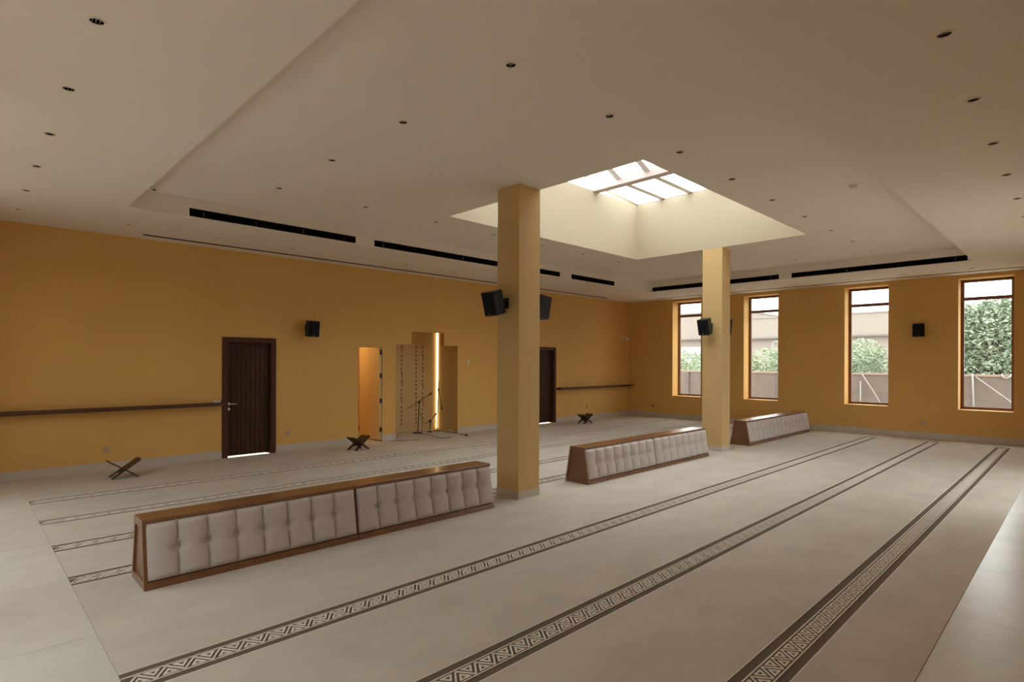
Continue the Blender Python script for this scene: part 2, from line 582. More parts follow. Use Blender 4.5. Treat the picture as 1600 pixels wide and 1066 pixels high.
# outer skin and top of the curb
o_ = 0.18
shaft.slab([rect(SX0 - o_, SX1 + o_, SY0 - o_, SY1 + o_), rect(SX0, SX1, SY0, SY1)], lambda x, y: (x, y, ZS), lambda x, y: (x, y, ZH + .002))
build('skylight_shaft', shaft, M_SHAFT, ceiling)
portal('sky_portal', ((SX0 + SX1) / 2, (SY0 + SY1) / 2, 5.75), (0, 0, -1), SX1 - SX0 + .3, SY1 - SY0 + .3)

# skylight: roof of panes between bars, raised along its middle
sky_root = struct(empty('skylight', ((SX0 + SX1) / 2, (SY0 + SY1) / 2, ZS)))
PX = [(SX0 - .05, ZS + .02), (6.61, 5.05), (7.68, 5.48), (8.75, 5.05), (SX1 + .05, ZS + .02)]
BY = [SY0 - .03, 3.92, 4.52, 4.985, 5.45, 6.05, SY1 + .03]
ox, oy, oz = sky_root.location
for i, (xx, zz) in enumerate(PX):
    w2 = 0.035 if i in (0, 4) else 0.085
    build('purlin', MB().box(xx - w2 - ox, xx + w2 - ox, SY0 - .06 - oy, SY1 + .06 - oy, zz - .14 - oz + (.13 if i in (0, 4) else 0), zz + .04 - oz),
          M_PURLIN, sky_root, bevel=0.006, seg=1)
for j, yy in enumerate(BY):
    for i in range(4):
        (xa, za), (xb, zb) = PX[i], PX[i + 1]
        dn = 0.085 if 0 < j < 6 else 0.0
        da, db = (0.0 if i == 0 else dn), (0.0 if i == 3 else dn)
        mb = MB().hexa([(xa - ox, yy - .055 - oy, za - da - oz), (xb - ox, yy - .055 - oy, zb - db - oz), (xb - ox, yy - .055 - oy, zb + .03 - oz), (xa - ox, yy - .055 - oy, za + .03 - oz)],
                       [(xa - ox, yy + .055 - oy, za - da - oz), (xb - ox, yy + .055 - oy, zb - db - oz), (xb - ox, yy + .055 - oy, zb + .03 - oz), (xa - ox, yy + .055 - oy, za + .03 - oz)])
        build('glazing_bar', mb, M_SKYFRAME, sky_root)
for j in range(6):
    ya, yb = BY[j] + .056, BY[j + 1] - .056
    for i in range(4):
        (xa, za), (xb, zb) = PX[i], PX[i + 1]
        ta, tb = 0.01, 0.02
        build('pane', MB().hexa([(xa - ox, ya - oy, za + ta - oz), (xb - ox, ya - oy, zb + ta - oz), (xb - ox, yb - oy, zb + ta - oz), (xa - ox, yb - oy, za + ta - oz)],
                                [(xa - ox, ya - oy, za + tb - oz), (xb - ox, ya - oy, zb + tb - oz), (xb - ox, yb - oy, zb + tb - oz), (xa - ox, yb - oy, za + tb - oz)]),
              M_GLASS, sky_root)

# ------------------------------------------------------------------ setting: niche and the passage behind the hidden door
NB = 11.30                      # back wall of the niche
nx0, nx1 = 6.52, 8.49
nm = MB()
nm.box(nx0 - .1, nx1 + .1, NB, NB + .1, ZB, 2.85)
nm.box(nx1, nx1 + .1, YQ + .15, NB, ZB, 2.85)
nm.box(nx0 - .1, nx0, YQ + .15, NB, ZB, 2.85)
nm.box(nx0, nx1, YQ + .15, NB, 2.75, 2.85)
niche = struct(build('wall_niche', nm, M_NICHE))
build('niche_floor', MB().box(nx0, nx1, YQ - .01, NB, -0.03, -0.001), M_CARPET, niche)
for ci, (cx, zt, zb, seed) in enumerate(((7.455, 2.02, 0.12, 3), (7.865, 2.03, 0.10, 5), (8.055, 2.03, 0.13, 9))):
    rnd = random.Random(seed)
    mb = MB()
    zz = zt
    while zz > zb + .06:
        if ci != 1 and rnd.random() < 0.25:
            # tall hooked mark
            mb.box(cx + .005, cx + .022, NB - .008, NB, zz - .15, zz)
            mb.box(cx - .028, cx + .005, NB - .008, NB, zz - .03, zz)
            zz -= 0.20
        else:
            a = [(cx - .028, zz - .058), (cx - .014, zz - .058), (cx, zz - .025), (cx + .014, zz - .058), (cx + .028, zz - .058), (cx + .004, zz), (cx - .004, zz)]
            mb.hexa([(p[0], NB, p[1]) for p in a], [(p[0], NB - .008, p[1]) for p in a])
            zz -= 0.10
    o = build('cutout_shade', mb, M_CUT_SHADE_TRIM, niche)  # raised marks coloured dark for the shade inside recessed cuts
    o['kind'] = 'stuff'
led = build('led_strip', MB().box(nx1 - .026, nx1 - .003, NB - .04, NB - .004, 0.03, 2.70), M_LED)
tag(led, 'glowing warm light strip standing in the niche corner', 'light')
sp = bpy.data.lights.new('niche_spot', 'SPOT')
sp.energy, sp.color, sp.spot_size, sp.spot_blend, sp.shadow_soft_size = 42, (1, .76, .40), 1.9, 0.8, 0.05
o = bpy.data.objects.new('niche_spot', sp)
COL.objects.link(o)
o.location = (6.95, 10.95, 2.70)
o.rotation_euler = (0.12, 0.05, 0)

pm = MB()
pm.box(4.80, 4.90, YQ + .15, 12.45, ZB, 2.6)
pm.box(4.90, 7.15, 12.35, 12.45, ZB, 2.6)
pm.box(7.05, 7.15, NB + .1, 12.35, ZB, 2.6)
pm.box(4.80, 7.15, YQ + .15, 12.45, 2.5, 2.6)
passage = struct(build('wall_passage', pm, M_NICHE))
build('skirting_strip', MB().box(4.9, 7.05, 12.338, 12.35, -0.03, 0.10), M_CUT_SHADE_TRIM, passage)
build('passage_floor', MB().box(4.9, 7.05, YQ + .15, 12.35, -0.03, -0.004), M_MARBLE, passage)
build('threshold', MB().box(PAS[0], PAS[1], YQ - .005, YQ + .15, -0.03, -0.002), M_MARBLE, passage)
pl = bpy.data.lights.new('passage_lamp', 'POINT')
pl.energy, pl.color, pl.shadow_soft_size = 21, (1, .74, .38), 0.12
o = bpy.data.objects.new('passage_lamp', pl)
COL.objects.link(o)
o.location = (5.5, 11.5, 2.3)

# ------------------------------------------------------------------ doors
def timber_door(idx, x0, x1):
    root = struct(empty('door_%d' % idx, (x0, YQ, 0)))
    w = x1 - x0
    zt = 2.062
    aw = 0.088
    fm = MB()
    fm.box(0, aw, -0.022, 0.0, 0.0, zt)
    fm.box(w - aw, w, -0.022, 0.0, 0.0, zt)
    fm.box(aw, w - aw, -0.022, 0.0, zt - aw, zt)
    build('architrave', fm, M_DOORFRAME, root, bevel=0.004, seg=1)
    jm = MB()
    jm.box(.060, aw, 0.0, 0.15, 0.0, zt - aw)
    jm.box(w - aw, w - .060, 0.0, 0.15, 0.0, zt - aw)
    jm.box(.060, w - .060, 0.0, 0.15, zt - aw, 2.0)
    jm.box(aw, aw + .02, 0.113, 0.15, 0.0, zt - aw)
    jm.box(w - aw - .02, w - aw, 0.113, 0.15, 0.0, zt - aw)
    jm.box(aw, w - aw, 0.113, 0.15, zt - aw - .02, zt - aw)
    build('door_lining', jm, M_DOORFRAME, root)
    l0, l1, lz0, lz1 = aw + .002, w - aw - .002, 0.016, zt - aw - .002
    leaf = build('door_leaf', MB().box(l0, l1, 0.078, 0.112, lz0, lz1), M_DOORWOOD, root)
    n = 9
    for i in range(n):
        a = l0 + (l1 - l0) * i / n
        b = l0 + (l1 - l0) * (i + 1) / n
        build('plank', MB().box(a + .003, b - .003, 0.068, 0.080, lz0 + .003, lz1 - .003), M_DOORWOOD, leaf, bevel=0.003, seg=1)
    hx = l0 + 0.035
    build('handle_rose', MB().disc_stack([(.026, 0), (.026, .008), (.012, .010), (.010, .045)], (hx, .067, .914), 16, axis=(0, -1, 0)), M_STEEL, leaf, smooth=False)
    build('door_handle', MB().tube([(hx, .025, .914), (hx + .03, .020, .914), (hx + .125, .022, .914)], .009), M_STEEL, leaf, smooth=True)
    build('keyhole_rose', MB().disc_stack([(.024, 0), (.024, .007), (.010, .008), (.010, .004)], (hx, .067, .826), 16, axis=(0, -1, 0)), M_STEEL, leaf)
    return root


timber_door(1, *D1)
timber_door(2, *D2)
# hidden door, wall coloured, swung back into the passage on its right jamb
hid = struct(empty('door_3', (PAS[1] - .006, YQ + .0, 0)))
leaf = build('door_leaf', MB().box(-.045, 0, 0.012, 0.50, 0.020, 1.935), M_NICHE, hid, bevel=0.003, seg=1)
build('leaf_edge_strip', MB().box(-.034, -.012, 0.006, 0.012, 0.022, 1.932), M_EDGE, leaf)
for z in (0.24, 0.84, 1.36, 1.85):
    build('hinge', MB().box(-.047, -.004, 0.000, 0.010, z - .05, z + .05).tube([(-.002, .002, z - .05), (-.002, .002, z + .05)], .009), M_DARKMETAL, leaf)

# ------------------------------------------------------------------ wall shelves (low wooden ledges)
def shelf(x0, x1, label):
    root = tag(empty('wall_shelf', ((x0 + x1) / 2, YQ, 0.905)), label, 'shelf')
    h = (x1 - x0) / 2
    build('board', MB().box(-h, h, -0.17, 0, 0.010, 0.050), M_SHELFWOOD, root, bevel=0.004, seg=1)
    build('back_rail', MB().box(-h, h, -0.02, 0, -0.012, 0.010), M_SHELFWOOD, root)
    return root


shelf(XL + .002, 3.205, 'long narrow dark wooden ledge on wall left of first door')
shelf(11.84, XR - .002, 'narrow dark wooden ledge between second door and window wall corner')
t = tag(empty('white_tube', (3.118, 10.20, 0.957)), 'small white roll lying on the ledge end beside the dark door', 'roll')
build('paper_roll', MB().disc_stack([(.016, -.055), (.017, -.053), (.017, .053), (.016, .055)], (0, 0, .0175), 14, axis=(1, 0, 0)), M_WHITEPLASTIC, t)
build('dark_cap', MB().disc_stack([(.019, .056), (.022, .060), (.022, .082), (.018, .086)], (0, 0, .022), 14, axis=(1, 0, 0)), M_DARKMETAL, t)

# ------------------------------------------------------------------ tufted benches
BH, BT, BB = 0.49, 0.120, 0.205            # height, half depth at top, half depth at base
ZP, ZC = 0.052, 0.462                      # top of plinth, underside of top panel
UNIT = 1.706


def ydepth(z):
    return BB + (BT - BB) * z / BH


def channel_mesh(w, hgt, left_tuft, right_tuft):
    """One padded channel in local coords: x along, z up, y outward (towards -y)."""
    nx, nz = 12, 26
    vs, fs = [], []
    for j in range(nz + 1):
        v = j / nz
        for i in range(nx + 1):
            u = i / nx
            s = math.sin(math.pi * u) ** 0.5 if 0 < u < 1 else 0
            e = min(1, (min(v, 1 - v) / 0.09)) if v not in (0, 1) else 0
            e = math.sin(e * math.pi / 2) ** 0.7 if e > 0 else 0
            d = 0.003 + 0.046 * s
            zc = (v - 0.53) * hgt
            for on, xx in ((left_tuft, u * w), (right_tuft, (1 - u) * w)):
                if on:
                    r2_ = (xx / 0.055) ** 2 + (zc / 0.040) ** 2
                    d -= 0.042 * math.exp(-r2_)
            pin = 0.0
            if left_tuft:
                pin += 0.010 * math.exp(-(zc / 0.05) ** 2) * (1 - u)
            if right_tuft:
                pin -= 0.010 * math.exp(-(zc / 0.05) ** 2) * u
            bow = 0.0
            vs.append((u * w + bow - pin * 0.0, -max(0.0, d) * e, v * hgt))
    for j in range(nz):
        for i in range(nx):
            a = j * (nx + 1) + i
            fs.append((a, a + 1, a + nx + 2, a + nx + 1))
    mb = MB().add(vs, fs)
    return mb


def make_bench(half):
    """half 0: left unit (wooden stile at its left end); half 1: right unit. Cushions meet at the joint."""
    root = empty('bench', (0, 0, 0))
    L = UNIT
    # carcass: trapezoid core
    prof = lambda z0, z1, ins=0.0: [(-(ydepth(z0) - ins), z0), ((ydepth(z0) - ins), z0), ((ydepth(z1) - ins), z1), (-(ydepth(z1) - ins), z1)]
    p = prof(ZP, ZC, 0.035)
    build('core_panel', MB().hexa([(0.03, y, z) for y, z in p], [(L - .03, y, z) for y, z in p]), M_BENCHWOOD, root)
    p = prof(0.0, ZP)
    build('plinth', MB().hexa([(0.0, y, z) for y, z in p], [(L, y, z) for y, z in p]), M_BENCHWOOD, root, bevel=0.003, seg=1)
    tp = BT + .006
    build('top_panel', MB().box(0, L, -tp, tp, ZC, BH), M_BENCHWOOD, root, bevel=0.003, seg=1)
    for sx in (0, 1):
        x0, x1 = (0.0, 0.028) if sx == 0 else (L - .028, L)
        xi0, xi1 = (0.014, 0.028) if sx == 0 else (L - .028, L - .014)
        st_ = 0.032
        fm = MB()
        cut = 0.0 if (half == 0 and sx == 0) else 0.036      # stile set back behind the cushions where they meet
        for s in (-1, 1):
            q = [(s * (ydepth(ZP) - cut), ZP), (s * (ydepth(ZP) - cut - st_), ZP), (s * (ydepth(ZC) - cut - st_), ZC), (s * (ydepth(ZC) - cut), ZC)]
            fm.hexa([(x0, y, z) for y, z in q], [(x1, y, z) for y, z in q])
        fm.box(x0, x1, -(ydepth(ZC) - st_ - cut), ydepth(ZC) - st_ - cut, ZC - .03, ZC)
        build('end_frame', fm, M_BENCHWOOD, root)
        pp = prof(ZP, ZC - .03, st_ + cut)
        build('end_panel', MB().hexa([(xi0, y, z) for y, z in pp], [(xi1, y, z) for y, z in pp]), M_BENCHWOOD, root)
    tilt = math.atan2(BB - BT, BH)
    hgt = (ZC - ZP - .006) / math.cos(tilt)
    n = 8
    c0, c1 = (0.020 if half == 0 else 0.013), (0.013 if half == 0 else 0.006)
    cl = L - c0 - c1
    w = cl / n
    for s in (1, -1):
        # cushion: backing board carries the eight channels; s=1 faces -y, s=-1 faces +y
        x_at = c0 if s == 1 else L - c1
        cu = build('cushion', MB().box(0, cl, -0.012, 0.012, 0, hgt), M_FABRIC, root, (x_at, -s * (ydepth(ZP + .003) - .022), ZP + .003), (0, 0, 0))
        cu.rotation_euler = (-tilt, 0, 0) if s == 1 else (-tilt, 0, math.pi)
        for i in range(n):
            key = 'chan%d%d%d' % (half, i > 0, i < n - 1)
            me = MESHES.get(key)
            if me is None:
                me = channel_mesh(w, hgt, i > 0, i < n - 1).mesh('padded_channel', M_FABRIC, smooth=True)
                MESHES[key] = me
            link('padded_channel', me, cu, (i * w, -0.012, 0))
            if i:
                bm_ = MESHES.get('button')
                if bm_ is None:
                    bm_ = MB().disc_stack([(.009, 0), (.009, .003), (.005, .006), (.001, .007)], (0, 0, 0), 10, axis=(0, -1, 0)).mesh('tuft_button', M_FABRIC, smooth=True)
                    MESHES['button'] = bm_
                link('tuft_button', bm_, cu, (i * w, -0.010, 0.53 * hgt))
    return root


MESHES = {}
protos = [make_bench(0), make_bench(1)]
rows = [(0.966, 4.372, 'nearest bench row'), (6.088, 9.540, 'middle bench row between the columns'), (11.262, 14.680, 'far bench row before the windows')]
for ri, (x0, x1, nm_) in enumerate(rows):
    for hlf in (0, 1):
        b = protos[hlf] if ri == 0 else copy_tree(protos[hlf])
        L = (x1 - x0) / 2 - .002
        b.location = (x0 if hlf == 0 else x1 - L, 4.935, 0)
        b.scale = (L / UNIT, 1, 1)
        tag(b, 'walnut bench unit with tufted greige cushion, %s half of %s' % ('left' if hlf == 0 else 'right', nm_), 'bench', 'tufted backrest benches')

# ------------------------------------------------------------------ folding book stands
def plank_mesh():
    t = 0.013
    Ln, wd = 0.43, 0.26
    leg = 0.165
    h = wd / 2
    out = [(-h, 0), (-h + .05, 0)]
    # arch between the two feet
    for k in range(0, 9):
        a = math.pi * k / 8
        out.append((-(h - .05) * math.cos(a), 0.0 + (leg - .035) * math.sin(a) ** 0.6))
    out += [(h - .05, 0), (h, 0), (h, Ln - .03)]
    for k in range(13):      # scalloped top edge
        u = k / 12
        out.append((h - u * wd, Ln - .03 + .03 * abs(math.sin(2 * math.pi * (u + .0)))))
    out += [(-h, Ln - .03)]
    cl = []
    for p in out:
        if not cl or (abs(p[0] - cl[-1][0]) + abs(p[1] - cl[-1][1])) > 1e-6:
            cl.append(p)
    return MB().slab([cl], lambda x, y: (-t / 2, x, y), lambda x, y: (t / 2, x, y)).mesh('plank', M_STANDWOOD)


PLANK = plank_mesh()


def book_stand(x, y, rz, label):
    root = tag(empty('book_stand', (x, y, 0.0), rz), label, 'book stand', 'folding book stands on the carpet')
    ang = math.radians(55)
    cross = 0.19
    for s in (-1, 1):
        # foot at x = s*dx, leaning over the crossing point
        fx = s * cross * math.sin(ang)
        o = link('plank', PLANK, root, (fx, 0, 0.0058), (0, -s * ang, 0))
    build('hinge_rod', MB().tube([(0, -.095, cross * math.cos(ang) + .004), (0, .095, cross * math.cos(ang) + .004)], .008), M_STANDWOOD, root)
    return root


book_stand(1.705, 9.60, 0.0, 'dark wooden folding book stand left of the first door')
book_stand(5.40, 9.62, 0.22, 'dark wooden folding book stand before the open hidden door')
book_stand(12.22, 9.62, -0.08, 'dark wooden folding book stand right of the second door')

# ------------------------------------------------------------------ loudspeakers
def speaker(loc, rz, label, tilt=0.26):
    """Faces local -y; back plate on the wall at local y=0."""
    root = tag(empty('loudspeaker', loc, rz), label, 'loudspeaker')
    br = MB().box(-.045, .045, -.008, 0, -.065, .065)
    build('wall_plate', br, M_DARKMETAL, root, bevel=0.003, seg=1)
    build('swivel_arm', MB().tube([(0, -.005, 0), (0, -.07, 0.0), (0, -.12, -.005)], [.018, .016, .022], 10), M_DARKMETAL, root)
    w, w2, d, h = .112, .085, .17, .145
    q = Matrix.Rotation(tilt, 4, 'X')
    c = Vector((0, -.205, -.01))
    P = lambda x, y, z: c + q @ Vector((x, y, z))
    def ring(z):
        return [P(-w, -d / 2, z), P(-w * .6, -d / 2 - .018, z), P(w * .6, -d / 2 - .018, z), P(w, -d / 2, z), P(w2, d / 2, z), P(-w2, d / 2, z)]
    body = build('cabinet', MB().hexa(ring(-h), ring(h)), M_SPEAKER, root, bevel=0.006, seg=2)
    gr = MB().hexa([P(-w * .9, -d / 2 - .006, -h + .02), P(w * .9, -d / 2 - .006, -h + .02), P(w * .9, -d / 2 - .006, h - .015), P(-w * .9, -d / 2 - .006, h - .015)],
                   [P(-w * .56, -d / 2 - .026, -h + .02), P(w * .56, -d / 2 - .026, -h + .02), P(w * .56, -d / 2 - .026, h - .015), P(-w * .56, -d / 2 - .026, h - .015)])
    build('grille', gr, M_GRILLE, root)
    build('badge', MB().hexa([P(-.008, -d / 2 - .0265, -h + .03), P(.008, -d / 2 - .0265, -h + .03), P(.008, -d / 2 - .0265, -h + .036), P(-.008, -d / 2 - .0265, -h + .036)],
                             [P(-.008, -d / 2 - .0285, -h + .03), P(.008, -d / 2 - .0285, -h + .03), P(.008, -d / 2 - .0285, -h + .036), P(-.008, -d / 2 - .0285, -h + .036)]), M_STEEL, root)
    return root


NEGX, POSX = -math.pi / 2, math.pi / 2
speaker((4.832, 5.03, 2.375), NEGX, 'black loudspeaker tilted down on left face of near column')
speaker((5.198, 5.00, 2.375), POSX, 'black loudspeaker on hidden far face of near column', 0.2)
speaker((10.160, 5.02, 2.335), NEGX, 'charcoal loudspeaker on skylit face of far column')
speaker((10.497, 5.00, 2.375), POSX, 'black loudspeaker barely showing behind far column', 0.2)
speaker((4.715, YQ, 2.27), 0.0, 'black loudspeaker on door wall between first door and hidden door', 0.12)
speaker((XR, 2.645, 2.405), NEGX, 'black loudspeaker on window wall between two right windows', 0.12)

# ------------------------------------------------------------------ microphones and cables in the niche
def mic(a, b, root):
    a, b = Vector(a), Vector(b)
    d = (b - a).normalized()
    build('microphone', MB().tube([a, a + d * .08, a + d * .10, a + d * .13, a + d * .15], [.010, .012, .021, .021, .010], 10), M_DARKMETAL, root, smooth=True)


t = tag(empty('microphone_stand', (7.66, 10.93, 0)), 'tall black microphone stand with slanting boom in the niche', 'microphone stand')
build('round_base', MB().disc_stack([(.115, 0), (.115, .010), (.10, .020), (.02, .026)], n=24), M_DARKMETAL, t)
build('pole', MB().tube([(0, 0, .02), (.04, .0, .71)], .011), M_DARKMETAL, t)
build('clutch', MB().disc_stack([(.024, -.03), (.024, .03)], (.042, 0, .715), 12), M_DARKMETAL, t)
build('boom', MB().tube([(-.245, .03, .585), (.10, .0, .77), (.26, -.02, .855)], .008), M_DARKMETAL, t)
mic((.25, -.02, .85), (.40, -.03, .925), t)
t = tag(empty('microphone_stand', (7.99, 10.90, 0)), 'short black desk microphone stand beside the tall one', 'microphone stand')
build('round_base', MB().disc_stack([(.075, 0), (.075, .010), (.06, .018), (.015, .022)], n=24), M_DARKMETAL, t)
build('pole', MB().tube([(0, 0, .02), (.01, 0, .25)], .011), M_DARKMETAL, t)
build('clutch', MB().disc_stack([(.026, -.03), (.026, .03)], (.01, 0, .26), 12), M_DARKMETAL, t)
build('boom', MB().tube([(-.12, .02, .20), (.01, 0, .27), (.08, -.01, .335)], .008), M_DARKMETAL, t)
mic((.075, -.01, .33), (.17, -.02, .43), t)
t = tag(empty('microphone_stand', (8.26, 10.98, 0)), 'black microphone stand with drooping boom right of the light strip', 'microphone stand')
build('round_base', MB().disc_stack([(.10, 0), (.10, .010), (.085, .018), (.015, .022)], n=24), M_DARKMETAL, t)
build('pole', MB().tube([(0, 0, .02), (0.0, -.04, .98)], .010), M_DARKMETAL, t)
build('clutch', MB().disc_stack([(.022, -.03), (.022, .03)], (0, -.045, .99), 12), M_DARKMETAL, t)
build('boom', MB().tube([(.015, -.04, 1.20), (0, -.05, .99), (.03, -.10, .64)], .007), M_DARKMETAL, t)
mic((.03, -.10, .65), (.055, -.12, .48), t)


def cable(pts, r, label, mt=M_DARKMETAL):
    # smooth the path
    P = [Vector(p) for p in pts]
    out = []
    for i in range(len(P) - 1):
        p0, p1, p2, p3 = P[max(i - 1, 0)], P[i], P[i + 1], P[min(i + 2, len(P) - 1)]
        for k in range(6):
            t_ = k / 6
            out.append(0.5 * ((2 * p1) + (-p0 + p2) * t_ + (2 * p0 - 5 * p1 + 4 * p2 - p3) * t_ ** 2 + (-p0 + 3 * p1 - 3 * p2 + p3) * t_ ** 3))
    out.append(P[-1])
    return tag(build('cable', MB().tube(out, r, 6), mt, smooth=True), label, 'cable')


cable([(7.62, 10.82, .006), (7.66, 10.55, .006), (7.56, 10.20, .006), (7.52, 9.86, .006), (7.75, 9.80, .006)], .006, 'black cable looping over the carpet before the niche')
cable([(8.30, 10.86, .006), (8.24, 10.60, .006), (8.30, 10.30, .006), (8.22, 10.05, .006), (8.24, 9.92, .006)], .008, 'black cable running out of the niche to the adapter')
cable([(7.70, 10.90, .50), (7.79, 10.93, .30), (7.86, 11.02, .12), (7.90, 11.10, .008), (8.05, 11.14, .006)], .005, 'thin dark cable hanging from the tall stand to the floor')
cable([(6.42, 10.10, .006), (6.62, 10.12, .006), (6.80, 10.02, .006), (6.98, 9.90, .006)], .005, 'short dark cable on the floor left before the niche')
t = tag(empty('power_adapter', (8.20, 9.82, 0), 0.9), 'black plug adapter with white sockets lying on the carpet', 'adapter')
build('adapter_body', MB().box(-.11, .11, -.028, .028, 0, .035), M_DARKMETAL, t, bevel=0.004, seg=1)
for k in range(3):
    build('plug', MB().box(-.085 + .07 * k, -.045 + .07 * k, -.018, .018, .035, .055), M_DARKMETAL if k % 2 else M_WHITEPLASTIC, t, bevel=0.003, seg=1)
t = tag(empty('power_strip', (8.41, 10.62, 0), 1.45), 'white power strip on the floor at the niche right wall', 'power strip')
build('strip_body', MB().box(-.10, .10, -.026, .026, 0, .035), M_WHITEPLASTIC, t, bevel=0.004, seg=1)
for k in range(3):
    build('socket_face', MB().disc_stack([(.018, 0), (.018, .003)], (-.06 + .06 * k, 0, .035), 12), M_BEIGEPLASTIC, t)

# ------------------------------------------------------------------ sockets, switch, camera
def socket(x, y, z, axis, label, mt=M_BEIGEPLASTIC, w=.085, h=.085, cat='socket'):
    root = tag(empty('wall_socket' if cat == 'socket' else 'light_switch', (x, y, z), 0 if axis == 'y' else NEGX), label, cat)
    build('face_plate', MB().box(-w / 2, w / 2, -.011, 0, -h / 2, h / 2), mt, root, bevel=0.003, seg=1)
    build('insert', MB().box(-w * .3, w * .3, -.014, -.010, -h * .18, h * .3), mt, root, bevel=0.002, seg=1)
    return root


socket(1.61, YQ, .318, 'y', 'small beige socket low on wall above the left book stand')
socket(4.366, YQ, .333, 'y', 'small beige socket low on wall right of first door')
socket(13.18, YQ, .36, 'y', 'tiny socket low on wall behind the right book stand', M_CUT_SHADE_TRIM, .04, .09)
socket(XR, 2.597, .335, 'x', 'small beige socket low on window wall below the loudspeaker')
socket(XR, 9.45, .328, 'x', 'small dark socket low on window wall near the room corner', M_CUT_SHADE_TRIM, .07, .07)
socket(8.671, YQ, 1.65, 'y', 'small white switch plate on wall right of the niche', M_WHITEPLASTIC, .05, .10, 'switch')
t = tag(empty('security_camera', (15.06, YQ, 2.42)), 'small white security camera high on wall by the room corner', 'camera')
build('mount_plate', MB().box(-.12, -.07, -.012, 0, -.07, .07), M_WHITEPLASTIC, t, bevel=0.003, seg=1)
build('mount_arm', MB().tube([(-.09, -.01, .04), (.0, -.06, .05), (.04, -.09, .02)], .012), M_WHITEPLASTIC, t)
build('camera_body', MB().tube([(.02, -.06, -.02), (.07, -.17, -.05)], .034, 12), M_WHITEPLASTIC, t)
build('lens', MB().tube([(.068, -.168, -.049), (.074, -.182, -.053)], .024, 12), M_DARKMETAL, t)

# ------------------------------------------------------------------ ceiling lights, diffusers, detectors
lt_trim = MB().slab([circ(0, 0, .0455, 24), circ(0, 0, .0355, 24)], lambda x, y: (x, y, -.006), lambda x, y: (x, y, .001)).mesh('trim_ring', M_CEIL)
lt_can = MB()
n_ = 20
ring_pts = [(.0360, -.003), (.0360, .05), (.030, .07)]
lt_can.disc_stack(ring_pts + [(.0005, .07)], n=n_, cap=False)
lt_can = lt_can.mesh('dark_can', M_BLACK)
lt_fin = MB()
for a in (-.018, 0, .018):
    lt_fin.box(a - .0015, a + .0015, -math.sqrt(.035 ** 2 - a * a), math.sqrt(.035 ** 2 - a * a), .006, .03)
lt_fin = lt_fin.mesh('baffle', mat('dim baffle', (0.30, 0.25, 0.18), 0.5))
for lst, z in ((tray_lights, ZH), (low_lights, ZL)):
    for (xx, yy, where, i) in lst:
        r = tag(empty('recessed_downlight', (xx, yy, z)), 'unlit round downlight, %s in %s' % (ORD[i], where), 'downlight', 'recessed ceiling downlights')
        link('trim_ring', lt_trim, r)
        link('dark_can', lt_can, r)
        link('baffle', lt_fin, r)
for nm_, loop, lab in (('q', SLOT_Q, 'long black slot diffuser in ceiling along the door wall'), ('w', SLOT_W, 'long black slot diffuser in ceiling along the window wall')):
    (x0, y0), (x1, y1) = loop[0], loop[2]
    r = tag(empty('slot_diffuser', ((x0 + x1) / 2, (y0 + y1) / 2, ZL)), lab, 'air diffuser')
    hx, hy = (x1 - x0) / 2, (y1 - y0) / 2
    bx = MB()
    bx.box(-hx, hx, -hy, hy, .05, .06)
    bx.box(-hx, hx, -hy - .004, -hy, -.001, .06).box(-hx, hx, hy, hy + .004, -.001, .06)
    bx.box(-hx - .004, -hx, -hy, hy, -.001, .06).box(hx, hx + .004, -hy, hy, -.001, .06)
    build('black_trough', bx, M_BLACK, r)  # black lining added so the slot stays dark inside
    if hx > hy:
        build('blade', MB().box(-hx, hx, -.004, .004, .004, .03), M_DARKMETAL, r)
    else:
        build('blade', MB().box(-.004, .004, -hy, hy, .004, .03), M_DARKMETAL, r)
vlab = {0: 'first', 1: 'second', 2: 'third'}


def grille(cx, cy, half, along, label):
    r = tag(empty('air_grille', (cx, cy, (VZ0 + VZ1) / 2)), label, 'air grille', 'black air grilles in the ceiling step')
    hz = (VZ1 - VZ0) / 2

    def bx(mb, a0, a1, d0, d1, z0, z1):
        return mb.box(a0, a1, d0, d1, z0, z1) if along == 'x' else mb.box(d0, d1, a0, a1, z0, z1)
    m_ = MB()
    bx(m_, -half, half, .12, .13, -hz, hz)
    bx(m_, -half, half, .001, .13, hz, hz + .006)
    bx(m_, -half, half, .001, .13, -hz - .004, -hz)
    bx(m_, -half - .006, -half, .001, .13, -hz, hz)
    bx(m_, half, half + .006, .001, .13, -hz, hz)
    build('black_box', m_, M_BLACK, r)  # black lining added to stand in for the unlit ceiling void
    fr = MB()
    bx(fr, -half - .012, half + .012, -.004, 0.0, hz, hz + .014)
    build('frame_lip', fr, M_CEIL, r)
    n = max(2, int(half * 2 / 0.8))
    for k in range(n + 1):
        a = -half + .18 + (2 * half - .36) * k / n
        build('bracket', bx(MB(), a - .008, a + .008, .02, .03, -hz * .5, hz * .55), M_DARKMETAL if k % 2 else M_STEEL_DIM, r)
    return r


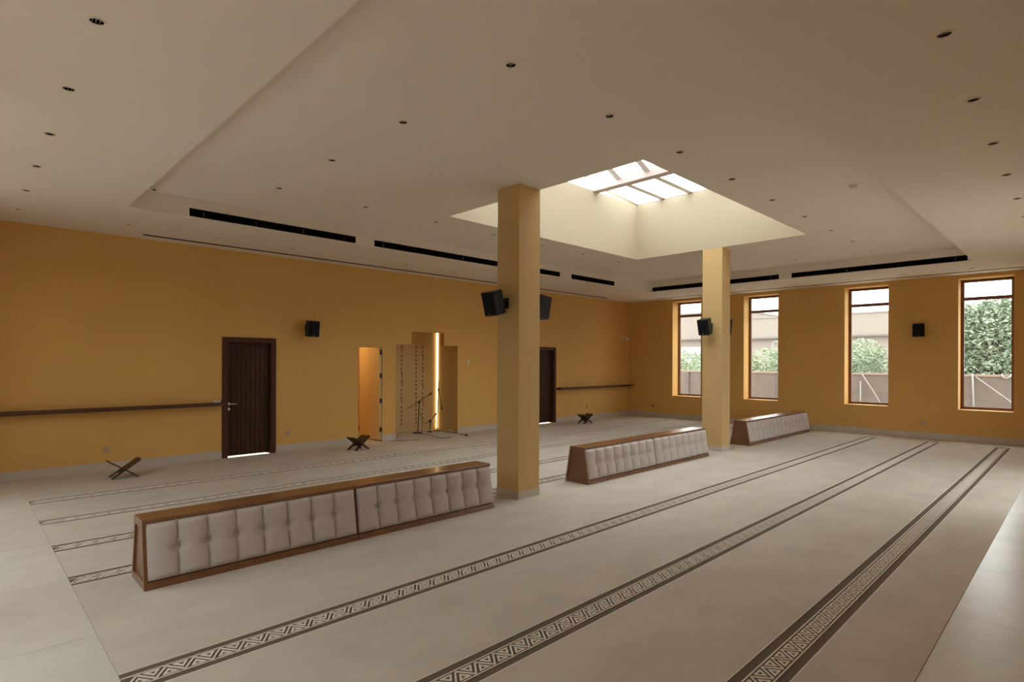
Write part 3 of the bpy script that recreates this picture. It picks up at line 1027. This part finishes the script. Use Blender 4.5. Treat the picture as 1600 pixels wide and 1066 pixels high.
M_STEEL_DIM = mat('dull steel', (0.10, 0.10, 0.10), 0.5, metal=0.6)
for i, (a, b) in enumerate(VY):
    grille((a + b) / 2, TY1, (b - a) / 2, 'x', 'black strip air grille, %s from left in ceiling step facing the camera' % vlab[i])
for i, (a, b) in enumerate(VX):
    grille(TX1, (a + b) / 2, (b - a) / 2, 'y', 'black strip air grille in ceiling step by windows, %s one' % ('left' if i == 0 else 'right'))
t = tag(empty('smoke_detector', (7.718, 2.01, ZH)), 'small round smoke detector on tray ceiling right of skylight', 'smoke detector')
build('detector_base', MB().disc_stack([(.05, 0), (.05, -.012), (.046, -.02)], n=20), M_CEIL, t)
build('detector_dome', MB().disc_stack([(.036, -.02), (.036, -.036), (.022, -.045), (.001, -.047)], n=20, cap=False), M_WHITEPLASTIC, t)
t = tag(empty('motion_sensor', (1.76, 8.16, ZH)), 'small round ceiling sensor in the left corner of the tray', 'sensor')
build('sensor_base', MB().disc_stack([(.045, 0), (.045, -.012), (.03, -.022)], n=20), M_CEIL, t)
build('sensor_lens', MB().disc_stack([(.024, -.022), (.02, -.03), (.001, -.033)], n=16, cap=False), M_DARKMETAL, t)

# ------------------------------------------------------------------ outside
struct(build('ground', MB().box(-60, 120, -80, 120, -0.5, -0.11), M_GROUND))
gw = tag(empty('boundary_wall', (22.0, 10, -0.11)), 'low brown garden wall with pale coping outside the windows', 'wall')
build('wall_body', MB().box(0, .2, -40, 40, 0, 1.38), M_GWALL, gw)
build('coping', MB().box(-.03, .23, -40, 40, 1.38, 1.44), M_COPING, gw)
for yy in range(-38, 40, 4):
    build('pier', MB().box(-.06, 0, yy - .2, yy + .2, 0, 1.38), M_GWALL, gw)


gw = tag(empty('light_screen', (-5.0, 4.0, -0.11)), 'unseen dark hedge outside the left glazing', 'light_screen')  # unseen screen added to keep low daylight off the near column
build('screen_body', MB().box(-1.0, 0, -9, 9, 0, 4.0), M_SCREEN, gw)



def hose(pts, r, label):
    return tag(build('hose', MB().tube(pts, r, 6), M_ROPE, smooth=True), label, 'hose')


tc_ = tag(build('bounce_slab', MB().box(-5.0, -0.62, -9, 12, -0.11, -0.06), mat('pale terrace stone', (0.78, 0.75, 0.69), 0.7)), 'unseen pale terrace between the left glazing and the hedge', 'bounce_slab')  # unseen pale slab added to bounce daylight onto the ceiling
hose([(21.93, 5.43, 1.30), (21.80, 5.10, .80), (21.70, 4.82, .33), (21.6, 4.6, -.10)], .016, 'white hose slanting down garden wall, seen through third window')
hose([(21.93, 5.47, 1.05), (21.90, 5.46, .5), (21.88, 5.46, -.10)], .022, 'white upright pipe on garden wall, seen through third window')
hose([(21.93, 2.50, 1.32), (21.91, 2.48, .8), (21.88, 2.45, -.10)], .026, 'white upright pipe on garden wall, seen through last window')
hose([(21.93, 2.42, 1.26), (21.80, 2.0, .90), (21.66, 1.58, .54), (21.5, 1.1, .1), (21.4, .9, -.10)], .016, 'white hose slanting down garden wall, seen through last window')
hose([(22.0, 1.83, 1.35), (21.90, 1.80, 1.27), (21.88, 1.72, 1.23), (21.90, 1.64, 1.28), (22.0, 1.62, 1.35)], .024, 'white hose loop hung over the garden wall top')


def foliage(name, blobs, count, leaf, seed, mt, parent):
    rnd = random.Random(seed)
    mb = MB()
    tot = sum(b[3] ** 2 for b in blobs)
    for (cx, cy, cz, r) in blobs:
        for _ in range(int(count * r * r / tot)):
            while True:
                p = Vector((rnd.uniform(-1, 1), rnd.uniform(-1, 1), rnd.uniform(-1, 1)))
                if 0.25 < p.length < 1:
                    break
            p = p.normalized() * (p.length ** 0.4) * r
            c = Vector((cx, cy, cz)) + p
            if c.z < 0.02:
                continue
            a = Vector((rnd.uniform(-1, 1), rnd.uniform(-1, 1), rnd.uniform(-.6, .6))).normalized()
            b = a.cross(Vector((rnd.uniform(-1, 1), rnd.uniform(-1, 1), rnd.uniform(-1, 1)))).normalized()
            l, w = leaf * rnd.uniform(.6, 1.3), leaf * .45 * rnd.uniform(.7, 1.2)
            mb.v += [tuple(c - a * l), tuple(c + b * w), tuple(c + a * l), tuple(c - b * w)]
            n = len(mb.v)
            mb.f.append((n - 4, n - 3, n - 2, n - 1))
    me = bpy.data.meshes.new(name)
    me.from_pydata(mb.v, [], mb.f)
    me.materials.append(mt)
    o = link(name, me, parent)
    o['kind'] = 'stuff'
    return o


def tree(x, y, label, blobs, count, leaf, seed, mt, trunk_h, nm='tree'):
    root = tag(empty(nm, (x, y, -0.11)), label, nm)
    rnd = random.Random(seed + 50)
    tb = MB().tube([(0, 0, 0), (.05, .03, trunk_h * .5), (0, 0, trunk_h)], [.11 * trunk_h / 2, .09 * trunk_h / 2, .07 * trunk_h / 2], 8)
    build('trunk', tb, M_BARK, root, smooth=True)
    for (cx, cy, cz, r) in blobs:
        build('branch', MB().tube([(0, 0, trunk_h * .7), (cx * .5, cy * .5, (trunk_h + cz) / 2), (cx, cy, cz)], [.05, .035, .012], 6), M_BARK, root, smooth=True)
    foliage('foliage', blobs, count, leaf, seed, mt, root)
    return root


tree(27.0, 2.6, 'big leafy green tree filling the last window', [(0, 0, 2.5, 1.6), (-.3, 1.2, 1.9, 1.3), (.2, -1.3, 2.7, 1.4), (.3, -.4, 3.2, 1.0), (.3, 1.3, 2.9, .9), (0, -1.8, 3.3, .9), (-.6, .2, 1.2, 1.2), (-.6, -1.5, 1.2, 1.2)], 24000, .095, 1, M_LEAF, 1.6)
tree(25.0, 6.1, 'round green shrub behind garden wall, seen through third window', [(0, 0, 1.5, .85), (0, .7, 1.2, .8), (0, -.8, 1.6, .8), (.2, .2, 1.0, .9)], 5200, .065, 2, M_LEAF, .8, 'shrub')
tree(28.6, 7.6, 'pale feathery shrub behind the round shrub, third window', [(0, 0, 1.9, .9), (0, .9, 1.6, .8), (.1, -.6, 2.2, .7)], 4000, .065, 8, M_LEAF2, 1.0, 'shrub')
tree(26.0, 10.2, 'pale green shrub behind garden wall, seen through second window', [(0, 0, 1.6, .85), (0, .9, 1.3, .7), (0, -.9, 1.8, .8), (.2, .2, 1.0, .9)], 5200, .065, 3, M_LEAF2, .8, 'shrub')
tree(26.4, 14.3, 'pale green shrub behind garden wall, seen through first window', [(0, 0, 1.5, .9), (0, 1.0, 1.5, .9), (0, -.9, 1.4, .8), (.2, .2, 1.0, .9)], 5200, .065, 4, M_LEAF2, .8, 'shrub')
h = tag(empty('house', (42.0, 12.0, -0.11)), 'pale pinkish flat roofed house beyond the garden wall', 'house')
build('upper_storey', MB().box(0, 12, -6.5, 7.6, 3.60, 5.02), M_HOUSE, h)
build('lower_storey', MB().box(.35, 12, -6.5, 7.6, 0, 3.60), M_HOUSE, h)
build('floor_ledge', MB().box(-.05, .40, -6.5, 7.6, 3.52, 3.62), M_HOUSE2, h)
build('parapet_cap', MB().box(-.06, 12.06, -6.56, 7.66, 5.02, 5.10), M_HOUSE, h)
h = tag(empty('house', (46.0, 26.0, -0.11)), 'taller pale house at left behind the first window', 'house')
build('upper_storey', MB().box(0, 12, -6.0, 5.0, 3.85, 6.05), M_HOUSE, h)
build('lower_storey', MB().box(.35, 12, -6.0, 5.0, 0, 3.85), M_HOUSE, h)
build('floor_ledge', MB().box(-.05, .40, -6.0, 5.0, 3.75, 3.86), M_HOUSE2, h)
build('parapet_cap', MB().box(-.06, 12.06, -6.06, 5.06, 6.05, 6.15), M_SHED, h)
t = tag(empty('garden_shed', (33.6, 17.7, -0.11)), 'small grey green shed roof above shrubs in first window', 'shed')
build('shed_body', MB().box(-.6, 1.0, -.8, .8, 0, 2.3), M_SHED, t)
build('shed_roof', MB().hexa([(-.75, -.95, 2.3), (1.1, -.95, 2.3), (1.1, .95, 2.3), (-.75, .95, 2.3)], [(-.6, -.8, 2.74), (1.0, -.8, 2.80), (1.0, .8, 2.80), (-.6, .8, 2.74)]), M_SHED, t)
t = tag(empty('lamp_post', (30.0, 11.45, -0.11)), 'slim grey lamp post above shrub in second window', 'lamp post')
build('post', MB().tube([(0, 0, 0), (0, 0, 2.8)], .05), M_SHED, t)
build('lamp_arm', MB().tube([(0, 0, 2.8), (0, -.1, 2.88), (0, -.35, 2.86)], .035), M_SHED, t)
build('lamp_head', MB().box(-.09, .09, -.48, -.28, 2.78, 2.86), M_SHED, t, bevel=0.01, seg=1)
